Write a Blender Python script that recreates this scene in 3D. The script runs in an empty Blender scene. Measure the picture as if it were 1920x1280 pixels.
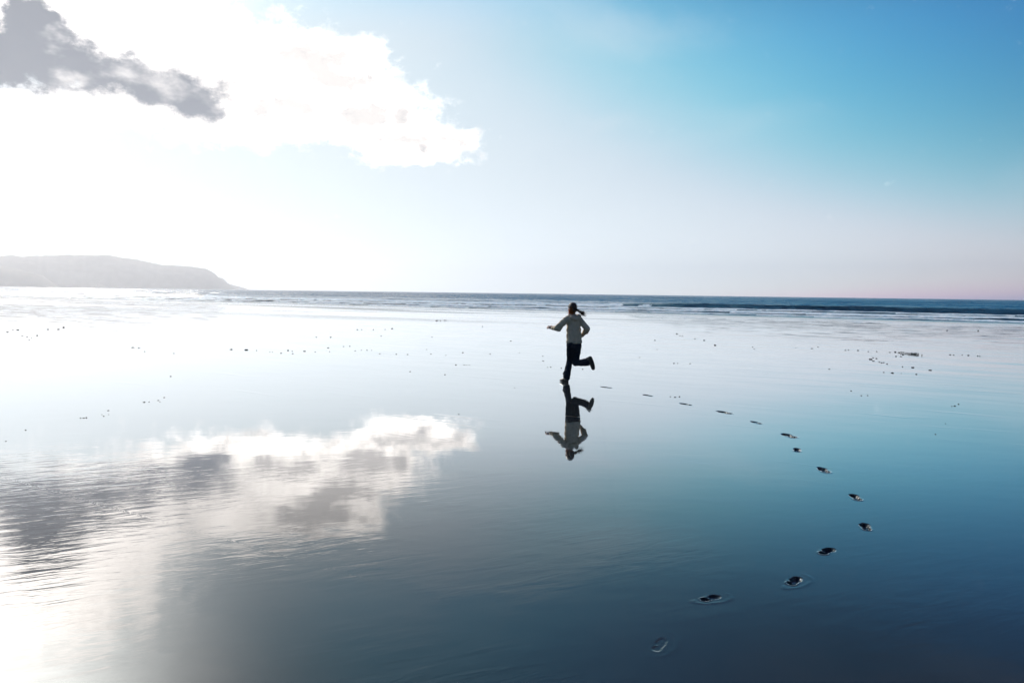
import bpy, bmesh, math, random
import numpy as np
from mathutils import Vector, Matrix
from mathutils.geometry import delaunay_2d_cdt

sc = bpy.context.scene
COL = sc.collection
rad = math.radians

# ------------------------------------------------------------------ camera
FPX = 1387.0                       # focal length in pixels of the 1920 px wide photograph
EYE = 1.76
PITCH, ROLL = 3.74, 0.755
cam_d = bpy.data.cameras.new('camera')
cam = bpy.data.objects.new('camera', cam_d)
COL.objects.link(cam)
cam_d.sensor_width = 36.0
cam_d.lens = 36.0 * FPX / 1920.0
cam_d.clip_start = 0.1
cam_d.clip_end = 40000.0
RCAM = Matrix.Rotation(rad(90 - PITCH), 4, 'X') @ Matrix.Rotation(rad(ROLL), 4, 'Z')
cam.matrix_world = Matrix.Translation((0, 0, EYE)) @ RCAM
sc.camera = cam
R3 = RCAM.to_3x3()


def ray(px, py):
    v = R3 @ Vector(((px - 960) / FPX, (640 - py) / FPX, -1.0))
    return v.normalized()


def ground_at(px, py):
    d = ray(px, py)
    k = -EYE / d.z
    return (d.x * k, d.y * k)


def azel(px, py):
    d = ray(px, py)
    return math.degrees(math.atan2(d.x, d.y)), math.degrees(math.asin(d.z))


# ------------------------------------------------------------------ render / exposure
sc.render.engine = 'CYCLES'
cy = sc.cycles
cy.use_denoising = True
cy.max_bounces = 8
cy.volume_bounces = 1
cy.sample_clamp_indirect = 6.0
cy.caustics_reflective = False
cy.caustics_refractive = False
sc.view_settings.view_transform = 'Standard'
sc.view_settings.look = 'None'
sc.view_settings.exposure = 0.0
sc.view_settings.gamma = 1.0
sc.view_settings.use_curve_mapping = False

# ------------------------------------------------------------------ sun
SUN_AZ, SUN_EL = -37.0, 29.0
SUN = Vector((math.sin(rad(SUN_AZ)) * math.cos(rad(SUN_EL)),
              math.cos(rad(SUN_AZ)) * math.cos(rad(SUN_EL)), math.sin(rad(SUN_EL))))
sun_d = bpy.data.lights.new('sun', 'SUN')
sun_d.energy = 2.8
sun_d.angle = rad(0.53)
sun_d.color = (1.0, 0.93, 0.84)
sun = bpy.data.objects.new('sun', sun_d)
COL.objects.link(sun)
sun.location = (-60, 90, 60)
sun.rotation_euler = SUN.to_track_quat('Z', 'Y').to_euler()


# ------------------------------------------------------------------ node helper
class NT:
    """Tiny expression builder over a node tree."""

    def __init__(self, tree):
        self.t = tree

    def n(self, kind, **kw):
        nd = self.t.nodes.new(kind)
        for k, v in kw.items():
            setattr(nd, k, v)
        return nd

    def put(self, sock, v):
        if isinstance(v, bpy.types.NodeSocket):
            self.t.links.new(v, sock)
        elif v is not None:
            if hasattr(sock.default_value, '__len__') and hasattr(v, '__len__') and len(sock.default_value) == 4 and len(v) == 3:
                v = (*v, 1.0)
            sock.default_value = v

    def m(self, op, a, b=None, c=None, clamp=False):
        nd = self.n('ShaderNodeMath', operation=op, use_clamp=clamp)
        for i, v in enumerate((a, b, c)):
            if v is not None:
                self.put(nd.inputs[i], v)
        return nd.outputs[0]

    def v(self, op, a, b=None, scale=None):
        nd = self.n('ShaderNodeVectorMath', operation=op)
        self.put(nd.inputs[0], a)
        if b is not None:
            self.put(nd.inputs[1], b)
        if scale is not None:
            self.put(nd.inputs['Scale'], scale)
        return nd.outputs['Value'] if op in ('LENGTH', 'DOT_PRODUCT', 'DISTANCE') else nd.outputs['Vector']

    def ss(self, x, a, b, lo=0.0, hi=1.0):
        nd = self.n('ShaderNodeMapRange', interpolation_type='SMOOTHSTEP')
        self.put(nd.inputs[0], x)
        for i, q in enumerate((a, b, lo, hi)):
            self.put(nd.inputs[1 + i], q)
        return nd.outputs[0]

    def noise(self, vec, scale=1.0, detail=4.0, rough=0.5, dist=0.0, out=0):
        nd = self.n('ShaderNodeTexNoise')
        self.put(nd.inputs['Vector'], vec)
        nd.inputs['Scale'].default_value = scale
        nd.inputs['Detail'].default_value = detail
        nd.inputs['Roughness'].default_value = rough
        nd.inputs['Distortion'].default_value = dist
        return nd.outputs[out]

    def mix(self, f, a, b):
        nd = self.n('ShaderNodeMix', data_type='RGBA')
        self.put(nd.inputs[0], f)
        self.put(nd.inputs[6], a)
        self.put(nd.inputs[7], b)
        return nd.outputs[2]

    def xyz(self, x, y, z):
        nd = self.n('ShaderNodeCombineXYZ')
        for i, q in enumerate((x, y, z)):
            self.put(nd.inputs[i], q)
        return nd.outputs[0]

    def sep(self, vec):
        nd = self.n('ShaderNodeSeparateXYZ')
        self.put(nd.inputs[0], vec)
        return nd.outputs

    def expo(self, x, k):          # exp(-x/k)
        return self.m('EXPONENT', self.m('MULTIPLY', x, -1.0 / k))


# ------------------------------------------------------------------ world: Nishita sky, sun glow and one bank of cloud
world = bpy.data.worlds.new('World')
sc.world = world
world.use_nodes = True
world.cycles.sampling_method = 'MANUAL'
world.cycles.sample_map_resolution = 1024
wt = world.node_tree
wt.nodes.clear()
W = NT(wt)
bg = W.n('ShaderNodeBackground')
wo = W.n('ShaderNodeOutputWorld')
wt.links.new(bg.outputs[0], wo.inputs['Surface'])
bg.inputs['Strength'].default_value = 0.1
sky = W.n('ShaderNodeTexSky', sky_type='NISHITA', sun_disc=False)
sky.sun_elevation = rad(SUN_EL)
sky.sun_rotation = rad(SUN_AZ)
sky.altitude = 0
sky.air_density = 1.0
sky.dust_density = 1.0
sky.ozone_density = 4.0
D = W.n('ShaderNodeTexCoord').outputs['Generated']
dx, dy, dz = W.sep(W.v('NORMALIZE', D))
DEG = 57.29578
EL = W.m('MULTIPLY', W.m('ARCSINE', dz), DEG)
AZ = W.m('MULTIPLY', W.m('ARCTAN2', dx, dy), DEG)
GA = W.m('MULTIPLY', W.m('ARCCOSINE', W.v('DOT_PRODUCT', W.v('NORMALIZE', D), tuple(SUN))), DEG)
ELP = W.m('MAXIMUM', EL, 0.0)
sr, sg, sb = W.sep(sky.outputs[0])
hz = W.expo(ELP, 4.5)
far_sun = W.m('MULTIPLY', W.ss(GA, 50.0, 88.0, 1.0, 0.54), W.m('MULTIPLY_ADD', W.expo(ELP, 5.0), 1.5, 1.0))
r1 = W.m('MULTIPLY', W.m('MULTIPLY', sr, 1.36), W.ss(sr, 1.1, 3.9))
r1 = W.m('MULTIPLY', r1, W.ss(sr, 6.0, 14.0, 1.0, 0.88))
g1 = W.m('MULTIPLY', W.m('MULTIPLY', sg, 1.32), W.ss(sg, 0.0, 4.2))
mid = W.ss(EL, 8.0, 17.0)
g1 = W.m('MULTIPLY', g1, W.m('MULTIPLY_ADD', mid, 0.10, 1.0))
b1 = W.m('MULTIPLY', sb, W.m('MULTIPLY_ADD', mid, 0.16, 1.16))
r1 = W.m('MULTIPLY', r1, W.m('MULTIPLY_ADD', mid, -0.06, 1.0))
g1 = W.m('MULTIPLY', g1, W.m('MULTIPLY_ADD', hz, 0.16, 1.0))
b1 = W.m('MULTIPLY', b1, W.m('MULTIPLY_ADD', hz, 0.55, 1.0))
r1 = W.m('MULTIPLY', r1, W.m('MULTIPLY_ADD', hz, 0.85, 1.0))
base = W.v('SCALE', W.xyz(r1, g1, b1), scale=far_sun)
# glow of the sun through thin haze
gl = W.m('ADD', W.m('MULTIPLY', W.expo(W.m('POWER', W.m('DIVIDE', GA, 8.0), 2.0), 1.0), 150.0),
         W.m('ADD', W.m('MULTIPLY', W.expo(GA, 11.0), 17.0), W.m('MULTIPLY', W.ss(GA, 24.0, 60.0, 2.4, 0.0), W.ss(EL, 10.0, 21.0, 1.0, 0.0))))
glow = W.v('SCALE', (1.0, 0.95, 0.88), scale=gl)
raw = W.v('ADD', base, glow)
# soft shoulder: air lit by the sun never gets brighter than its haze, except close round the sun itself
near = W.m('MULTIPLY', W.expo(W.m('POWER', W.m('DIVIDE', GA, 8.5), 2.0), 1.0), 190.0)
hzc = W.m('MULTIPLY', W.expo(ELP, 4.6), 4.6)
near = W.m('ADD', near, hzc)
cap_r, cap_g, cap_b = W.m('ADD', near, 6.9), W.m('ADD', near, 8.1), W.m('ADD', near, 8.8)


def shoulder(x, cap):
    q = W.m('POWER', W.m('DIVIDE', x, cap), 4.0)
    return W.m('DIVIDE', x, W.m('POWER', W.m('ADD', q, 1.0), 0.25))


cr, cg, cb = W.sep(raw)
hi = W.m('MULTIPLY', W.ss(EL, 17.5, 26.0), W.ss(GA, 12.0, 24.0))          # above the haze the sky goes to a deeper blue
clear = W.xyz(W.m('MULTIPLY', shoulder(cr, cap_r), W.m('MULTIPLY_ADD', hi, -0.70, 1.0)),
              W.m('MULTIPLY', shoulder(cg, cap_g), W.m('MULTIPLY_ADD', hi, W.ss(GA, 28.0, 60.0, -0.12, -0.46), 1.0)),
              W.m('MULTIPLY', shoulder(cb, cap_b), W.m('MULTIPLY_ADD', hi, W.ss(GA, 28.0, 60.0, 0.18, -0.46), 1.0)))
# thin high veil
ae = W.xyz(AZ, EL, 0.0)
veil_n = W.noise(W.v('MULTIPLY', W.v('ADD', ae, (13.0, 4.0, 2.0)), (0.040, 0.085, 1.0)), 1.0, 5.0, 0.5, 0.4)
veil = W.m('MULTIPLY', W.ss(veil_n, 0.45, 0.75), W.ss(EL, 1.0, 12.0, 0.05, 0.22))
clear = W.mix(veil, clear, (8.2, 8.6, 9.2))
# cloud bank: blobs at directions, edges broken by fractal noise
wn = W.noise(W.v('MULTIPLY', ae, (0.22, 0.30, 1.0)), 1.0, 7.0, 0.60, 0.0, out=1)
wn = W.v('SUBTRACT', wn, (0.5, 0.5, 0.5))
aew = W.v('ADD', ae, W.v('MULTIPLY', wn, (3.4, 2.8, 0.0)))


def blob_field(blobs, coord):
    acc = None
    for (px, py, rx, ry) in blobs:
        c = azel(px, py)
        a0, a1 = azel(px - rx, py), azel(px + rx, py)
        e0, e1 = azel(px, py + ry), azel(px, py - ry)
        ra, re = (a1[0] - a0[0]) / 2, (e1[1] - e0[1]) / 2
        d = W.v('LENGTH', W.v('DIVIDE', W.v('SUBTRACT', coord, (c[0], c[1], 0.0)), (ra, re, 1.0)))
        d = W.m('EXPONENT', W.m('MULTIPLY', W.m('MULTIPLY', d, d), -1.0))
        acc = d if acc is None else W.m('ADD', acc, d)
    return acc


bright = [(40, 40, 230, 110), (300, 120, 200, 85), (540, 105, 130, 60), (600, 190, 140, 70),
          (730, 215, 90, 52), (790, 282, 90, 26), (420, 200, 190, 60), (850, 252, 48, 16),
          (60, -110, 280, 110), (-260, 60, 330, 150), (675, 110, 42, 26)]
grey = [(0, 120, 95, 60), (45, 22, 62, 34), (66, 50, 80, 62), (95, 95, 90, 50), (150, 150, 95, 36), (235, 130, 80, 40), (300, 175, 70, 32),
        (370, 165, 70, 42), (-130, 120, 150, 70), (390, 205, 50, 20)]
faint = [(600, 115, 60, 24), (520, 195, 64, 18), (700, 225, 72, 22), (790, 255, 50, 15), (640, 150, 70, 16)]
fb = blob_field(bright, aew)
fg = blob_field(grey, aew)
ff = blob_field(faint, aew)
fine = W.noise(W.v('MULTIPLY', ae, (0.62, 0.80, 1.0)), 1.0, 9.0, 0.64)
fz = W.m('SUBTRACT', fine, 0.5)
mb = W.ss(W.m('MULTIPLY_ADD', fz, 1.55, fb), 0.20, 0.95)
mg = W.m('MULTIPLY', W.ss(W.m('MULTIPLY_ADD', fz, 2.2, fg), -0.02, 1.35), W.ss(W.noise(W.v('MULTIPLY', ae, (0.25, 0.4, 1.0)), 1.0, 4.0, 0.55), 0.25, 0.5, 0.72, 1.0))
mot = W.noise(W.v('MULTIPLY', W.v('ADD', ae, (31.0, 7.0, 0.0)), (0.34, 0.62, 1.0)), 1.0, 6.0, 0.6)
mf = W.ss(W.m('MULTIPLY_ADD', fz, 1.2, W.m('MULTIPLY_ADD', W.m('SUBTRACT', mot, 0.5), 2.6, W.m('MULTIPLY', ff, 0.60))), -0.25, 0.62)
mf = W.m('MULTIPLY', mf, W.ss(GA, 14.0, 21.0))
lit = W.m('ADD', 23.0, W.m('MULTIPLY', W.expo(W.m('POWER', W.m('DIVIDE', GA, 9.5), 2.0), 1.0), 130.0))
lit = W.m('MULTIPLY', lit, W.m('MULTIPLY_ADD', fine, 1.3, 0.35))
white = W.v('SCALE', (1.0, 0.94, 0.885), scale=lit)
white = W.mix(mf, white, (9.3, 8.85, 8.6))
cloud = W.mix(mg, white, (1.7, 2.0, 2.6))
vb = blob_field([(960, 0, 190, 60), (760, 60, 150, 70), (1140, 225, 80, 20), (1180, 60, 160, 40)], aew)
vb = W.m('MULTIPLY', W.ss(W.m('MULTIPLY_ADD', fz, 0.6, vb), 0.0, 1.3), 0.20)
clear = W.mix(vb, clear, (7.4, 8.0, 8.8))
skycol = W.mix(mb, clear, cloud)
wt.links.new(skycol, bg.inputs['Color'])


# ------------------------------------------------------------------ object helpers
def link(o, parent=None):
    COL.objects.link(o)
    if parent is not None:
        o.parent = parent
    return o


def mesh_obj(name, verts, faces, mat, parent=None, smooth=True):
    me = bpy.data.meshes.new(name)
    me.from_pydata([tuple(map(float, p)) for p in verts], [], [tuple(map(int, q)) for q in faces])
    me.update()
    if smooth:
        me.polygons.foreach_set('use_smooth', [True] * len(me.polygons))
    me.materials.append(mat)
    return link(bpy.data.objects.new(name, me), parent)


def grid_mesh(name, P, mat, keep=None, smooth=True):
    """P: (n, m, 3) array of points -> quads; keep: (n-1, m-1) boolean of faces kept."""
    n, m_ = P.shape[:2]
    idx = np.arange(n * m_).reshape(n, m_)
    q = np.stack([idx[:-1, :-1], idx[1:, :-1], idx[1:, 1:], idx[:-1, 1:]], -1)
    q = q.reshape(-1, 4) if keep is None else q[keep]
    used = np.unique(q)
    remap = np.zeros(n * m_, np.int64)
    remap[used] = np.arange(len(used))
    V = P.reshape(-1, 3)[used]
    q = remap[q]
    me = bpy.data.meshes.new(name)
    me.vertices.add(len(V))
    me.vertices.foreach_set('co', V.astype(np.float32).ravel())
    me.loops.add(q.size)
    me.loops.foreach_set('vertex_index', q.astype(np.int32).ravel())
    me.polygons.add(len(q))
    me.polygons.foreach_set('loop_start', np.arange(0, q.size, 4, dtype=np.int32))
    me.polygons.foreach_set('use_smooth', np.full(len(q), smooth))
    me.update(calc_edges=True)
    me.validate()
    nz = np.zeros(len(me.polygons) * 3)
    me.polygons.foreach_get('normal', nz)
    if nz[2::3].mean() < 0:
        me.flip_normals()
    me.materials.append(mat)
    return link(bpy.data.objects.new(name, me))


def empty(name, loc, rz=0.0):
    o = bpy.data.objects.new(name, None)
    o.location = loc
    o.rotation_euler = (0, 0, rz)
    o.empty_display_size = 0.2
    return link(o)


def tag(o, label=None, cat=None, group=None, kind=None):
    for k, v in (('label', label), ('category', cat), ('group', group), ('kind', kind)):
        if v:
            o[k] = v
    return o


def material(name):
    m = bpy.data.materials.new(name)
    m.use_nodes = True
    b = m.node_tree.nodes['Principled BSDF']
    return m, NT(m.node_tree), b


def vnoise(x, y, seed=0):
    """2-D value noise on numpy arrays, 0..1."""
    xi, yi = np.floor(x).astype(np.int64), np.floor(y).astype(np.int64)
    fx, fy = x - xi, y - yi
    fx = fx * fx * fx * (fx * (fx * 6 - 15) + 10)
    fy = fy * fy * fy * (fy * (fy * 6 - 15) + 10)

    def h(a, b):
        n_ = (a * 374761393 + b * 668265263 + seed * 974634777) & 0xffffffff
        n_ = ((n_ ^ (n_ >> 13)) * 1274126177) & 0xffffffff
        return ((n_ ^ (n_ >> 16)) & 0xffff) / 65535.0
    return ((h(xi, yi) * (1 - fx) + h(xi + 1, yi) * fx) * (1 - fy)
            + (h(xi, yi + 1) * (1 - fx) + h(xi + 1, yi + 1) * fx) * fy)


def fbm(x, y, seed=0, octv=4, gain=0.5):
    a, s, tot = 1.0, 0.0, 0.0
    for k in range(octv):
        s = s + a * vnoise(x * 2 ** k + 17.3 * k, y * 2 ** k + 9.1 * k, seed + k)
        tot += a
        a *= gain
    return s / tot


def sst(x, a, b):
    t = np.clip((x - a) / (b - a), 0, 1)
    return t * t * (3 - 2 * t)


# ------------------------------------------------------------------ shore frame: s along the waterline, t out to sea
p_r, p_l = Vector((*ground_at(1920, 611), 0)), Vector((*ground_at(60, 559), 0))
SD = (p_l - p_r).normalized()
SN = Vector((-SD.y, SD.x, 0))
if SN.y < 0:
    SN = -SN
T0 = p_r.dot(SN)
S0 = p_r.dot(SD)


def st_to_xy(s, t):
    return SD.x * (s + S0) + SN.x * (t + T0), SD.y * (s + S0) + SN.y * (t + T0)


def xy_to_st(x, y):
    return SD.x * x + SD.y * y - S0, SN.x * x + SN.y * y - T0


SHORE_ROT = math.atan2(SD.y, SD.x)


# ------------------------------------------------------------------ materials
def wet_sand():
    m, N, b = material('wet_sand')
    pos = N.n('ShaderNodeNewGeometry').outputs['Position']
    # distance from the place where the photographer stands fades the finest ripples only through their own scale
    rot = N.n('ShaderNodeVectorRotate', rotation_type='Z_AXIS')
    N.put(rot.inputs['Vector'], pos)
    rot.inputs['Angle'].default_value = -SHORE_ROT
    sh = rot.outputs[0]                                  # x along the shore, y out to sea
    rot2 = N.n('ShaderNodeVectorRotate', rotation_type='Z_AXIS')
    N.put(rot2.inputs['Vector'], pos)
    rot2.inputs['Angle'].default_value = rad(-25)
    rp = rot2.outputs[0]
    # wind ripples on the film of water, in drifting patches
    patch = N.ss(N.noise(N.v('MULTIPLY', pos, (0.42, 0.55, 1)), 1.0, 4.0, 0.6), 0.40, 0.60)
    px, py, pz = N.sep(pos)
    calm = N.ss(N.m('ADD', py, N.m('MULTIPLY', px, 0.55)), 3.5, 8.0, 1.0, 0.10)
    amp = N.m('MULTIPLY', N.m('MULTIPLY_ADD', patch, 1.3, 0.10), calm)
    r_a = N.noise(N.v('MULTIPLY', rp, (2.4, 10.0, 1)), 1.0, 3.0, 0.55, 0.5)
    r_b = N.noise(N.v('MULTIPLY', rp, (9.0, 30.0, 1)), 1.0, 2.0, 0.5, 0.3)
    r_c = N.noise(N.v('MULTIPLY', pos, (0.55, 1.3, 1)), 1.0, 3.0, 0.5)
    h = N.m('MULTIPLY', N.m('ADD', N.m('MULTIPLY', r_a, 0.0016), N.m('MULTIPLY', r_b, 0.00022)), amp)
    h = N.m('ADD', h, N.m('MULTIPLY', r_c, 0.0012))
    off0 = N.m('SUBTRACT', N.m('MULTIPLY', N.sep(sh)[1], -1.0), T0)
    r_d = N.v('SUBTRACT', N.noise(N.v('MULTIPLY', sh, (0.5, 3.0, 1)), 1.0, 4.0, 0.6, out=1), (0.5, 0.5, 0.5))
    far_rip = N.v('SCALE', N.v('MULTIPLY', r_d, (0.07, 0.24, 0.0)), scale=N.ss(off0, -55.0, -12.0))
    # low ridges left by the tide, parallel to the shore
    st = N.noise(N.v('MULTIPLY', sh, (0.35, 2.6, 1)), 1.0, 3.0, 0.6, 0.4)
    ridge = N.m('MULTIPLY', N.ss(st, 0.60, 0.74), N.ss(N.m('ADD', py, N.m('MULTIPLY', px, 0.3)), 7.0, 13.0))
    h = N.m('ADD', h, N.m('MULTIPLY', ridge, 0.0014))
    bump = N.n('ShaderNodeBump')
    bump.inputs['Strength'].default_value = 1.0
    bump.inputs['Distance'].default_value = 1.0
    N.put(bump.inputs['Height'], h)
    nrm = N.v('NORMALIZE', N.v('ADD', bump.outputs[0], far_rip))
    N.put(b.inputs['Normal'], nrm)
    # damp bars close to the waterline where the film has drained away
    off = N.m('SUBTRACT', N.m('MULTIPLY', N.sep(sh)[1], -1.0), T0)
    bar_n = N.noise(N.v('MULTIPLY', sh, (0.022, 0.21, 1)), 1.0, 4.0, 0.55, 0.2)
    bar = N.m('MULTIPLY', N.ss(bar_n, 0.49, 0.58), N.ss(off, -34.0, -12.0))
    along = N.m('SUBTRACT', N.sep(sh)[0], S0)
    bar = N.m('MULTIPLY', bar, N.ss(along, 10.0, 45.0, 0.12, 1.0))
    col_n = N.noise(N.v('MULTIPLY', pos, (0.8, 1.5, 1)), 1.0, 4.0, 0.6)
    grit = N.ss(N.noise(pos, 190.0, 2.0, 0.7), 0.35, 0.68)
    wet = N.mix(N.m('MULTIPLY_ADD', col_n, 0.5, N.m('MULTIPLY', grit, 0.5)), (0.003, 0.007, 0.009), (0.016, 0.023, 0.026))
    N.put(b.inputs['Base Color'], N.mix(bar, wet, (0.070, 0.060, 0.052)))
    b.inputs['Roughness'].default_value = 0.8
    b.inputs['Specular IOR Level'].default_value = 0.05
    # mirror of the standing film: water and the polished wet sand under it reflect together
    fr = N.n('ShaderNodeFresnel')
    fr.inputs['IOR'].default_value = 1.333
    N.put(fr.inputs['Normal'], nrm)
    f = fr.outputs[0]
    refl = N.m('MULTIPLY', N.m('SUBTRACT', 1.0, N.m('POWER', N.m('SUBTRACT', 1.0, f), 3.0)), N.ss(f, 0.0, 0.36, 0.29, 1.0))
    refl = N.m('MULTIPLY', refl, N.m('MULTIPLY_ADD', bar, -0.55, 1.0))
    gls = N.n('ShaderNodeBsdfGlossy')
    gls.inputs['Color'].default_value = (1, 1, 1, 1)
    N.put(gls.inputs['Roughness'], N.m('ADD', N.m('MULTIPLY', bar, 0.25), N.m('MULTIPLY_ADD', col_n, 0.03, 0.004)))
    N.put(gls.inputs['Normal'], nrm)
    mx = N.n('ShaderNodeMixShader')
    N.put(mx.inputs[0], refl)
    N.t.links.new(b.outputs[0], mx.inputs[1])
    N.t.links.new(gls.outputs[0], mx.inputs[2])
    N.t.links.new(mx.outputs[0], N.t.nodes['Material Output'].inputs['Surface'])
    return m


def sea_water():
    m, N, b = material('sea_water')
    pos = N.n('ShaderNodeNewGeometry').outputs['Position']
    rot = N.n('ShaderNodeVectorRotate', rotation_type='Z_AXIS')
    N.put(rot.inputs['Vector'], pos)
    rot.inputs['Angle'].default_value = -SHORE_ROT
    sh = rot.outputs[0]
    off = N.m('SUBTRACT', N.m('MULTIPLY', N.sep(sh)[1], -1.0), T0)
    deep = N.ss(off, 2.0, 14.0)
    w1 = N.noise(N.v('MULTIPLY', sh, (0.30, 0.85, 1)), 1.0, 4.0, 0.6, 0.3)
    w2 = N.noise(N.v('MULTIPLY', sh, (0.035, 0.12, 1)), 1.0, 4.0, 0.55, 0.2)
    h = N.m('ADD', N.m('MULTIPLY', w1, N.m('MULTIPLY_ADD', deep, 0.16, 0.006)), N.m('MULTIPLY', w2, N.m('MULTIPLY', deep, 0.9)))
    bump = N.n('ShaderNodeBump')
    bump.inputs['Strength'].default_value = 1.0
    bump.inputs['Distance'].default_value = 1.0
    N.put(bump.inputs['Height'], h)
    chop = N.v('SUBTRACT', N.noise(N.v('MULTIPLY', sh, (0.9, 2.2, 1)), 1.0, 3.0, 0.7, out=1), (0.5, 0.5, 0.5))
    wob = N.v('MULTIPLY', chop, (0.8, 1.2, 0.0))
    wob = N.v('SCALE', wob, scale=N.m('MULTIPLY_ADD', deep, 0.95, 0.05))
    N.put(b.inputs['Normal'], N.v('NORMALIZE', N.v('ADD', bump.outputs[0], wob)))
    N.put(b.inputs['Base Color'], N.mix(deep, (0.03, 0.05, 0.06), N.mix(N.ss(off, 44.0, 75.0), (0.002, 0.034, 0.062), (0.002, 0.095, 0.195))))
    N.put(b.inputs['Specular IOR Level'], N.m('MULTIPLY_ADD', deep, -0.40, 0.5))
    N.put(b.inputs['Roughness'], N.m('MULTIPLY_ADD', deep, 0.06, 0.06))
    b.inputs['IOR'].default_value = 1.333
    return m


def foam_mat():
    m, N, b = material('foam')
    pos = N.n('ShaderNodeNewGeometry').outputs['Position']
    n1 = N.noise(N.v('MULTIPLY', pos, (2.2, 2.2, 3.0)), 1.0, 5.0, 0.65)
    N.put(b.inputs['Base Color'], N.mix(N.ss(n1, 0.35, 0.6), (0.42, 0.58, 0.66), (0.86, 0.89, 0.90)))
    b.inputs['Roughness'].default_value = 0.6
    b.inputs['Specular IOR Level'].default_value = 0.3
    bump = N.n('ShaderNodeBump')
    bump.inputs['Distance'].default_value = 0.12
    N.put(bump.inputs['Height'], n1)
    N.put(b.inputs['Normal'], bump.outputs[0])
    return m


def plain(name, c1, c2, scale, rough=0.8, bump_d=0.0, spec=0.3, aniso=(1, 1, 1)):
    m, N, b = material(name)
    co = N.n('ShaderNodeTexCoord').outputs['Object']
    n1 = N.noise(N.v('MULTIPLY', co, aniso), scale, 5.0, 0.6)
    N.put(b.inputs['Base Color'], N.mix(N.ss(n1, 0.3, 0.7), c1, c2))
    b.inputs['Roughness'].default_value = rough
    b.inputs['Specular IOR Level'].default_value = spec
    if bump_d:
        bump = N.n('ShaderNodeBump')
        bump.inputs['Distance'].default_value = bump_d
        N.put(bump.inputs['Height'], n1)
        N.put(b.inputs['Normal'], bump.outputs[0])
    return m


M_SAND = wet_sand()
M_SEA = sea_water()
M_FOAM = foam_mat()
M_LAND = plain('headland_heath', (0.050, 0.050, 0.046), (0.10, 0.095, 0.088), 0.02, 0.95, 0.0, 0.1)
M_DUNE = plain('dune_slope', (0.16, 0.13, 0.10), (0.10, 0.095, 0.065), 0.02, 0.95, 0.0, 0.1)
M_STONE = plain('dark_stone', (0.010, 0.010, 0.011), (0.030, 0.029, 0.028), 30.0, 0.55, 0.003)
M_WEED = plain('dark_weed', (0.012, 0.020, 0.010), (0.035, 0.040, 0.018), 20.0, 0.45)

# ------------------------------------------------------------------ footprints (positions are where the runner trod)
# px, py in the photograph, size factor, depth (m), flag near
PRINTS = [
    (1137, 726, 1.00, 0.030), (1215, 741, 1.00, 0.030), (1286, 757.5, 1.00, 0.030), (1359, 773, 1.20, 0.035),
    (1418, 792, 0.90, 0.016), (1480, 816.5, 1.15, 0.035), (1495, 843.5, 0.85, 0.030), (1545, 881, 0.95, 0.030),
    (1605, 932, 0.80, 0.034), (1624, 987, 0.72, 0.032), (1551, 1033, 0.68, 0.026), (1490, 1089, 0.62, 0.024),
    (1333, 1121, 0.55, 0.013), (1238, 1208, 0.62, 0.0028)]
PR = [ground_at(p[0], p[1]) for p in PRINTS]
ORD = ['first', 'second', 'third', 'fourth', 'fifth', 'sixth', 'seventh', 'eighth', 'ninth', 'tenth', 'eleventh',
       'twelfth', 'thirteenth', 'fourteenth']
LOOK = ['thin dark slit', 'thin dark slit with a pale tail', 'short dark slit', 'long dark slit', 'pale shallow dent',
        'wide dark oval', 'small dark dent with pale lower rim', 'small dark oval with pale lower rim', 'round dark hollow', 'dark hollow with a pale lower rim',
        'ragged dark hollow', 'dark hollow with a wet glinting floor', 'smeared print with a pale rim',
        'faint shallow dent']
rng = random.Random(7)
prints_geo = []
NSEG = 56
for i, (p, c) in enumerate(zip(PRINTS, PR)):
    nxt = PR[i - 1] if i > 0 else ground_at(1062, 716)
    ang = math.atan2(nxt[1] - c[1], nxt[0] - c[0]) + rng.uniform(-0.12, 0.12)
    a, bb = 0.20 * p[2], 0.125 * p[2]
    if i >= 11:
        a, bb = 0.30 * p[2], 0.19 * p[2]
    th = np.linspace(0, 2 * np.pi, NSEG, endpoint=False)
    wob = 1 + 0.05 * np.sin(3 * th + i) + 0.03 * np.sin(5 * th + 2 * i)
    ca, sa = math.cos(ang), math.sin(ang)
    lx, ly = a * np.cos(th) * wob, bb * np.sin(th) * wob
    ring = np.stack([c[0] + lx * ca - ly * sa, c[1] + lx * sa + ly * ca], -1)
    prints_geo.append((c, ang, a, bb, wob, ring))

# ------------------------------------------------------------------ the beach: one sheet of wet sand with the prints cut in
verts, edges = [], []
FAR = 6000.0
outer = [(-FAR, 1.5), (FAR, 1.5), (FAR, -FAR), (-FAR, -FAR)]
outer = [st_to_xy(s, t) for s, t in outer]
base_i = 0
for k, q in enumerate(outer):
    verts.append(Vector(q))
    edges.append((k, (k + 1) % 4))
n0 = 4
for g in prints_geo:
    ring = g[5]
    for k in range(NSEG):
        verts.append(Vector((float(ring[k, 0]), float(ring[k, 1]))))
        edges.append((n0 + k, n0 + (k + 1) % NSEG))
    n0 += NSEG
ov, oe, of, _, _, _ = delaunay_2d_cdt(verts, edges, [], 1, 1e-6)


def in_hole(x, y):
    for (c, ang, a, bb, wob, ring) in prints_geo:
        if (x - c[0]) ** 2 + (y - c[1]) ** 2 > 0.25:
            continue
        ins = False
        j = NSEG - 1
        for k in range(NSEG):
            x1, y1, x2, y2 = ring[k, 0], ring[k, 1], ring[j, 0], ring[j, 1]
            if (y1 > y) != (y2 > y) and x < (x2 - x1) * (y - y1) / (y2 - y1) + x1:
                ins = not ins
            j = k
        if ins:
            return True
    return False


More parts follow.
